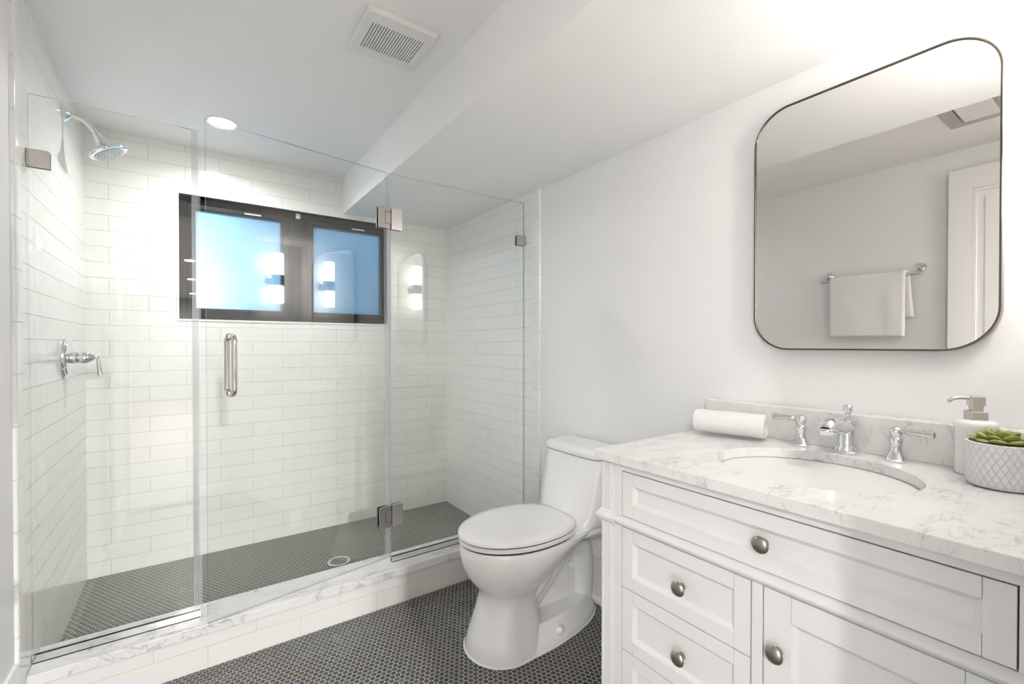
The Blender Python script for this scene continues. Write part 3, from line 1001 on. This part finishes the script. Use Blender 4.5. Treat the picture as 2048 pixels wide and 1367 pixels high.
# ---------------------------------------------------------------- vanity
vn = thing('vanity_cabinet', 'white painted vanity cabinet with inset drawers and a door', 'vanity', (1.24, 0.48, 0.0))
FX = 0.957           # face of the cabinet
VY0, VY1 = 0.045, 0.908
bm = BM()
box(bm, FX+0.020, XR-0.03, VY0+0.012, VY1-0.012, 0.10, 0.8705)
obj('carcass', bm, M['cabinet'], vn)
bm = BM()
# face frame
box(bm, FX, FX+0.022, VY0+0.04, VY1-0.04, 0.849, 0.8705)
box(bm, FX, FX+0.022, VY0+0.04, VY1-0.04, 0.700, 0.7245)
box(bm, FX, FX+0.022, VY0+0.04, VY1-0.04, 0.10, 0.190)
for y0, y1 in ((0.8405, VY1-0.035), (0.4655, 0.488), (VY0+0.035, 0.1115)):
    box(bm, FX+0.0006, FX+0.0215, y0, y1, 0.1004, 0.8700 if y0 != 0.4655 else 0.7100)
obj('face_frame', bm, M['cabinet'], vn, bev=0.001)
bm = BM()
box(bm, FX+0.016, FX+0.019, VY0+0.03, VY1-0.03, 0.12, 0.868)
obj('shadow_gap', bm, M['gap'], vn)
def post(y0, y1):
    bm = BM()
    box(bm, FX-0.006, FX+0.050, y0, y1, 0.0, 0.8705)
    ob = obj('corner_post', bm, M['cabinet'], vn, bev=0.0015)
    for z0, z1 in ((0.742, 0.857), (0.10, 0.690)):
        bm = BM()
        frame_yz(bm, FX-0.0095, FX-0.0055, y0+0.004, y1-0.004, z0-0.006, z1+0.006, 0.006)
        obj('post_bead', bm, M['cabinet'], ob, bev=0.0012)
post(0.868, VY1)
post(VY0, 0.085)
# waist moulding
bm = BM()
prof = [(0.010, 0.698), (-0.001, 0.698), (-0.004, 0.702), (-0.011, 0.707), (-0.013, 0.713), (-0.011, 0.719), (-0.004, 0.723), (-0.001, 0.7255), (0.010, 0.7255)]
loft(bm, [[(FX+u, y, v) for u, v in prof] for y in (VY0+0.035, 0.872)])
obj('waist_moulding', bm, M['cabinet'], vn, deg=70)
for y0, y1 in ((0.864, VY1+0.001), (VY0-0.001, 0.089)):
    bm = BM()
    loft(bm, [[(FX-0.006-o, y0-o*0.3, z), (FX-0.006-o, y1+o, z), (FX+0.060, y1+o, z), (FX+0.060, y0-o*0.3, z)] for z, o in ((0.690, 0.0), (0.700, 0.005), (0.707, 0.011), (0.713, 0.012), (0.719, 0.008), (0.728, 0.002), (0.732, 0.0))])
    obj('post_cap', bm, M['cabinet'], vn, deg=40)

def shaker(name, y0, y1, z0, z1, sl, sr, rt, rb, knobs):
    """inset front: stiles and rails around a recessed panel with a sloped bead"""
    t0, t1 = FX+0.0005, FX+0.0155
    bm = BM()
    box(bm, t0, t1, y1-sl, y1, z0, z1)
    box(bm, t0, t1, y0, y0+sr, z0, z1)
    box(bm, t0, t1, y0+sr+0.0004, y1-sl-0.0004, z1-rt, z1)
    box(bm, t0, t1, y0+sr+0.0004, y1-sl-0.0004, z0, z0+rb)
    o = obj(name, bm, M['cabinet'], vn, bev=0.0006, seg=1)
    bm = BM()
    a0, a1, c0, c1 = y0+sr, y1-sl, z0+rb, z1-rt
    w = 0.010
    R = [[(t0+0.001, a0, c0), (t0+0.001, a1, c0), (t0+0.001, a1, c1), (t0+0.001, a0, c1)],
         [(t0+0.010, a0+w, c0+w), (t0+0.010, a1-w, c0+w), (t0+0.010, a1-w, c1-w), (t0+0.010, a0+w, c1-w)]]
    loft(bm, R, False, True)
    obj('front_panel', bm, M['cabinet'], o, deg=20)
    for ky, kz in knobs:
        bm = BM()
        lathe(bm, [(0.0085, 0.0), (0.0075, 0.003), (0.0058, 0.007), (0.0060, 0.012), (0.0110, 0.015), (0.0165, 0.0175), (0.0175, 0.0205), (0.0150, 0.0240), (0.0080, 0.0262), (0.0, 0.0268)], axis_matrix((t0, ky, kz), (-1, 0, 0)), 32)
        obj('knob', bm, M['knob'], o)
    return o
shaker('drawer', 0.1135, 0.8380, 0.7275, 0.8465, 0.035, 0.035, 0.033, 0.034, [(0.462, 0.786)])
for z0, z1 in ((0.5345, 0.6960), (0.3645, 0.5325), (0.1920, 0.3625)):
    shaker('drawer', 0.4905, 0.8380, z0, z1, 0.035, 0.035, 0.034, 0.034, [(0.652, (z0+z1)/2-0.002)])
shaker('door', 0.1135, 0.4630, 0.1920, 0.6960, 0.052, 0.052, 0.052, 0.052, [(0.434, 0.578)])

# marble top with the oval cut-out
SCX, SCY, SRX, SRY = 1.219, 0.482, 0.191, 0.206
ct = thing('marble_countertop', 'white marble vanity top with grey veins and a low backsplash', 'countertop', (1.24, 0.48, 0.871))
bm = BM()
cx0, cx1, cy0, cy1 = 0.932, XR+0.004, 0.002, 0.9215
K = 64
ol = []
for i in range(K):
    a = 2*PI*i/K
    c, s = math.cos(a), math.sin(a)
    tx = ((cx1-SCX)/c if c > 0 else (cx0-SCX)/c) if abs(c) > 1e-6 else 1e9
    ty = ((cy1-SCY)/s if s > 0 else (cy0-SCY)/s) if abs(s) > 1e-6 else 1e9
    t = min(tx, ty)
    ol.append((SCX+t*c, SCY+t*s))
for cx, cy in ((cx0, cy0), (cx0, cy1), (cx1, cy0), (cx1, cy1)):
    k = min(range(K), key=lambda i: (ol[i][0]-cx)**2+(ol[i][1]-cy)**2)
    ol[k] = (cx, cy)
il = [(SCX+SRX*math.cos(2*PI*i/K), SCY+SRY*math.sin(2*PI*i/K)) for i in range(K)]
ring_prism(bm, ol, il, 2, 0.871, ZCT)
obj('slab', bm, M['marble'], ct, bev=0.0025)
obj('backsplash', b1(1.492, XR+0.004, 0.002, 0.9245, ZCT, 0.998), M['marble'], ct, bev=0.002)
sk = thing('sink_basin', 'white oval undermount basin set below the marble top', 'sink', (SCX, SCY, 0.72))
bm = BM()
rings = []
for f, z in ((1.06, 0.8700), (1.015, 0.8695), (0.995, 0.862), (0.97, 0.835), (0.90, 0.795), (0.76, 0.760), (0.52, 0.738), (0.22, 0.730), (0.10, 0.728)):
    rings.append([(SCX+SRX*f*math.cos(2*PI*i/K), SCY+SRY*f*math.sin(2*PI*i/K), z) for i in range(K)])
for f, z in ((0.24, 0.718), (0.56, 0.726), (0.80, 0.750), (0.94, 0.785), (1.00, 0.830), (1.06, 0.864)):
    rings.append([(SCX+SRX*f*math.cos(2*PI*i/K), SCY+SRY*f*math.sin(2*PI*i/K), z) for i in range(K)])
loft(bm, rings, False, False)
obj('basin', bm, M['porcelain'], sk)
bm = BM()
lathe(bm, [(0.0, 0.727), (0.024, 0.727), (0.026, 0.731), (0.022, 0.733), (0.0, 0.7335)], Matrix.Translation((SCX, SCY, 0)), 28)
obj('drain_fitting', bm, M['chrome'], sk)

# faucet set
FXC = 1.459
fc = thing('faucet', 'chrome widespread faucet with spout and two lever handles behind the sink', 'faucet', (FXC, 0.487, ZCT))
bm = BM()
lathe(bm, [(0.0305, 0.0), (0.0310, 0.005), (0.0285, 0.008), (0.0285, 0.012), (0.0240, 0.020), (0.0225, 0.032), (0.0205, 0.046), (0.0200, 0.060), (0.0215, 0.072), (0.0225, 0.082), (0.0205, 0.090), (0.012, 0.0945), (0.0, 0.0955)], Matrix.Translation((FXC, 0.487, ZCT+0.0006)), 36)
tube(bm, smooth_path([(FXC-0.002, 0.487, ZCT+0.072), (FXC-0.035, 0.487, ZCT+0.073), (FXC-0.070, 0.487, ZCT+0.080), (FXC-0.100, 0.487, ZCT+0.087), (FXC-0.120, 0.487, ZCT+0.084), (FXC-0.129, 0.487, ZCT+0.074)], 5), [0.0190, 0.0175], 18)
lathe(bm, [(0.0185, -0.004), (0.0200, -0.001), (0.0200, 0.003), (0.0165, 0.006), (0.0150, 0.013), (0.0, 0.013)], axis_matrix((FXC-0.129, 0.487, ZCT+0.074), (-0.16, 0, -1)), 24)
sp = obj('spout', bm, M['chrome'], fc, deg=45)
bm = BM()
lathe(bm, [(0.010, 0.092), (0.0105, 0.096), (0.0045, 0.099), (0.0042, 0.103), (0.0095, 0.109), (0.0110, 0.116), (0.0105, 0.122), (0.0115, 0.125), (0.0085, 0.130), (0.0, 0.131)], Matrix.Translation((FXC+0.002, 0.487, ZCT)), 24)
obj('lift_knob', bm, M['chrome'], sp)
def handle(y, dy, dx):
    bm = BM()
    lathe(bm, [(0.0260, 0.0), (0.0265, 0.003), (0.0235, 0.006), (0.0215, 0.012), (0.0160, 0.019), (0.0125, 0.030), (0.0125, 0.042), (0.0145, 0.050), (0.0140, 0.056), (0.0105, 0.059), (0.0105, 0.062), (0.0135, 0.066), (0.0150, 0.072), (0.0140, 0.080), (0.0085, 0.086), (0.0, 0.0875)], Matrix.Translation((FXC, y, ZCT+0.0006)), 32)
    t = obj('handle', bm, M['chrome'], fc, deg=45)
    bm = BM()
    p0 = Vector((FXC, y, ZCT+0.076))
    d = Vector((dx, dy, 0.0)).normalized()
    lathe(bm, [(0.0045, 0.010), (0.0052, 0.020), (0.0068, 0.022), (0.0070, 0.030), (0.0084, 0.061), (0.0094, 0.069), (0.0090, 0.073), (0.0052, 0.0755), (0.0, 0.076)], axis_matrix(p0, d), 20)
    obj('lever', bm, M['pull'], t)
handle(0.602, 1.0, -0.03)
handle(0.382, -1.0, -0.05)

# ---------------------------------------------------------------- things on the counter
random.seed(4)
rt = obj_rt = None
bm = BM()
A, B = Vector((1.374, 0.884, ZCT+0.0425)), Vector((1.424, 0.686, ZCT+0.0425))
ax = (B-A).normalized()
side = ax.cross(Vector((0, 0, 1))).normalized()
th, R0, turns = 0.0098, 0.0425, 3.6
K, Ln = 110, 14
prof = []
for k in range(K+1):
    a = -2.05 - 2*PI*turns*k/K
    r = R0 - th*0.5 - (R0-0.010)*k/K
    prof.append((a, r))
tail = [(-2.05+0.45, R0+0.004)]
outer_, inner_ = [], []
for k, (a, r) in enumerate(prof):
    e = 1.0 if k < K-3 else 0.6
    outer_.append((a, r+th*0.46*e))
    inner_.append((a, r-th*0.46*e))
sec = outer_ + inner_[::-1]
rings = []
for j in range(Ln+1):
    f = j/Ln
    c = A.lerp(B, f)
    ring = []
    for a, r in sec:
        nz = noise.noise(Vector((a*1.3, f*5.0, 2.0)))*0.0028 + noise.noise(Vector((a*4, f*14, 5.0)))*0.0009
        g = 0.985 if j in (0, Ln) else 1.0
        v = side*math.cos(a)*1.06 + Vector((0, 0, 1))*math.sin(a)*1.0
        p = c + v*(r*g + nz*(r/R0))
        p += ax*0.006*noise.noise(Vector((a*0.7, r*60, 9.0+j*0.1)))
        p.z = max(p.z, ZCT+0.0012)
        ring.append(p)
    rings.append(ring)
loft(bm, rings, True, True)
rt = obj('rolled_towel', bm, M['towel'], None, deg=70, loc=(1.42, 0.775, ZCT))
tag(rt, 'white rolled hand towel lying on the marble top', 'towel')

SX, SY = 1.452, 0.238
so = thing('soap_dispenser', 'white ceramic soap dispenser with a brushed metal pump', 'soap dispenser', (SX, SY, ZCT))
bm = BM()
def oval(z, rx, ry):
    return [(SX+rx*math.cos(2*PI*i/40), SY+ry*math.sin(2*PI*i/40), z) for i in range(40)]
loft(bm, [oval(ZCT+z, rx, rx) for z, rx in ((0.0005, 0.033), (0.003, 0.0355), (0.104, 0.0355), (0.1065, 0.0365), (0.116, 0.0365), (0.121, 0.034), (0.1235, 0.026), (0.1245, 0.012))])
obj('bottle', bm, M['ceramic'], so, deg=50)
def rot_box(bm, cx, cy, hx, hy, z0, z1, ang=0.5):
    c, s = math.cos(ang), math.sin(ang)
    P = [(cx+c*a-s*b, cy+s*a+c*b) for a, b in ((-hx, -hy), (hx, -hy), (hx, hy), (-hx, hy))]
    loft(bm, [[(x, y, z0) for x, y in P], [(x, y, z1) for x, y in P]])
ZP = ZCT+0.1245
bm = BM()
rot_box(bm, SX, SY, 0.0155, 0.0155, ZP-0.001, ZP+0.019, 0.62)
obj('collar', bm, M['steel'], so, bev=0.002)
bm = BM()
rot_box(bm, SX, SY, 0.0095, 0.0095, ZP+0.018, ZP+0.033, 0.62)
rot_box(bm, SX, SY, 0.0120, 0.0120, ZP+0.031, ZP+0.0525, 0.62)
pm = obj('pump', bm, M['steel'], so, bev=0.0015)
bm = BM()
tube(bm, smooth_path([(SX, SY, ZP+0.047), (SX-0.012, SY+0.018, ZP+0.048), (SX-0.022, SY+0.033, ZP+0.046), (SX-0.028, SY+0.041, ZP+0.038)], 5), [0.0042, 0.0036], 12)
obj('nozzle', bm, M['steel'], pm)

PX, PY = 1.368, 0.186
pl = thing('succulent_planter', 'low round white lattice pot holding a green succulent', 'potted plant', (PX, PY, ZCT))
bm = BM()
pr = 0.0535
lathe(bm, [(0.0, 0.0005), (pr-0.010, 0.0005), (pr-0.003, 0.003), (pr-0.0005, 0.010), (pr, 0.020), (pr+0.001, 0.080), (pr+0.001, 0.091), (pr-0.001, 0.0925), (pr-0.005, 0.0920), (pr-0.006, 0.086), (pr-0.006, 0.080), (0.0, 0.080)], Matrix.Identity(4), 64)
obj('pot', bm, M['planter'], pl, local=True)
bm = BM()
lathe(bm, [(0.0, 0.0805), (pr-0.0065, 0.0805), (pr-0.0065, 0.085), (0.0, 0.088)], Matrix.Identity(4), 32)
obj('soil', bm, M['soil'], pl, local=True)
def leaf(bm, base, yaw, pitch_, ln, w, t):
    rot = Matrix.Rotation(yaw, 4, 'Z') @ Matrix.Rotation(-pitch_, 4, 'Y')
    rings = []
    n = 10
    for f, s in ((0.0, 0.35), (0.15, 0.62), (0.35, 0.88), (0.55, 1.0), (0.72, 0.90), (0.86, 0.62), (0.95, 0.32), (1.0, 0.05)):
        ring = []
        for i in range(n):
            a = 2*PI*i/n
            y = math.cos(a)*w*s*0.5
            zz = math.sin(a)*t*s*0.5 + 0.10*ln*f*f - (0.0 if math.sin(a) < 0 else 0.12*t)
            ring.append(Vector(base) + rot @ Vector((f*ln, y, zz)))
        rings.append(ring)
    loft(bm, rings)
random.seed(11)
bm = BM()
for cnt, r0, z0, pitch_, ln, w, ph in ((8, 0.012, 0.091, 0.12, 0.040, 0.031, 0.1), (8, 0.009, 0.094, 0.36, 0.035, 0.028, 0.5), (6, 0.006, 0.097, 0.66, 0.029, 0.024, 0.2), (5, 0.004, 0.099, 0.98, 0.021, 0.017, 0.5), (3, 0.002, 0.101, 1.25, 0.013, 0.011, 0.1)):
    for i in range(cnt):
        a = ph + 2*PI*i/cnt + random.uniform(-0.12, 0.12)
        leaf(bm, (r0*math.cos(a), r0*math.sin(a), z0), a, pitch_ + random.uniform(-0.07, 0.07), ln*random.uniform(0.92, 1.06), w, 0.013)
obj('succulent', bm, M['leaf'], pl, local=True, deg=80)

# ---------------------------------------------------------------- mirror
mr = thing('wall_mirror', 'rounded rectangular wall mirror with a thin metal frame above the vanity', 'mirror', (XR, 0.49, 1.175))
MY0, MY1, MZ0, MZ1, MR = 0.209, 0.771, 1.1745, 1.934, 0.105
outl = rounded_rect(MY0, MY1, MZ0, MZ1, MR, 16)
inl = rounded_rect(MY0+0.0045, MY1-0.0045, MZ0+0.0045, MZ1-0.0045, MR-0.0045, 16)
inl2 = rounded_rect(MY0+0.003, MY1-0.003, MZ0+0.003, MZ1-0.003, MR-0.003, 16)
bm = BM()
ring_prism(bm, outl, inl, 0, XR+0.0045, XR-0.0255)
obj('mirror_frame', bm, M['bronze'], mr, bev=0.0012)
bm = BM()
prism(bm, inl2, 0, XR+0.004, XR-0.0215)
obj('mirror_glass', bm, M['mirror'], mr)

# ---------------------------------------------------------------- towel bar and towel on the left wall
XW = XL-0.006
tb = thing('towel_bar', 'chrome towel bar with round posts on the grey wall, seen in the mirror', 'towel bar', (XW, 1.036, 1.638))
BX, BZ = -0.355, 1.598
for y in (0.805, 1.267):
    bm = BM()
    lathe(bm, [(0.027, 0.0), (0.028, 0.004), (0.022, 0.009), (0.015, 0.014), (0.010, 0.020), (0.0, 0.020)], axis_matrix((XW, y, 1.638), (1, 0, 0)), 28)
    tube(bm, smooth_path([(XW+0.012, y, 1.638), (XW+0.040, y, 1.636), (XW+0.062, y, 1.622), (BX, y, BZ)], 5), 0.0075, 14)
    obj('bracket', bm, M['chrome'], tb)
bm = BM()
tube(bm, [(BX, 0.780, BZ), (BX, 0.790, BZ), (BX, 1.282, BZ), (BX, 1.292, BZ)], 0.0078, 16)
for y in (0.780, 1.292):
    lathe(bm, [(0.0, -0.008), (0.007, -0.005), (0.0095, 0.0), (0.007, 0.005), (0.0, 0.008)], axis_matrix((BX, y, BZ), (0, 1, 0)), 16)
obj('rail', bm, M['chrome'], tb)
bm = BM()
NU, NV = 34, 24
ht = [(BX+0.024, 1.240), (BX+0.023, 1.32), (BX+0.022, 1.42), (BX+0.021, 1.52), (BX+0.020, 1.585), (BX+0.015, 1.609), (BX, 1.6185), (BX-0.015, 1.609), (BX-0.020, 1.585), (BX-0.022, 1.50), (BX-0.024, 1.42), (BX-0.025, 1.350)]
pp = smooth_path([(x, 0, z) for x, z in ht], 4)
grid = []
for i, p in enumerate(pp):
    f = i/(len(pp)-1)
    row = []
    off = -0.032*max(0.0, (f-0.5)*2)
    for j in range(NV+1):
        g = j/NV
        y = 0.850 + 0.378*g + off + 0.004*noise.noise(Vector((f*4, g*1.5, 1.0)))
        w = 0.0035*noise.noise(Vector((f*3.0, g*6.0, 4.0))) * min(1.0, abs(f-0.5)*4)
        row.append(bm.verts.new((p.x + w + (0.004 if p.x > BX else -0.002)*0, y, p.z + 0.002*noise.noise(Vector((g*5, f, 8))))))
    grid.append(row)
for a, b in zip(grid, grid[1:]):
    for j in range(NV):
        bm.faces.new((a[j], a[j+1], b[j+1], b[j]))
tw = obj('hanging_towel', bm, M['towel'], None, deg=80, loc=(BX, 1.04, 1.6))
sm = tw.modifiers.new('thickness', 'SOLIDIFY')
sm.thickness = 0.012
sm.offset = 0.0
tag(tw, 'white bath towel folded over the chrome towel bar', 'towel')
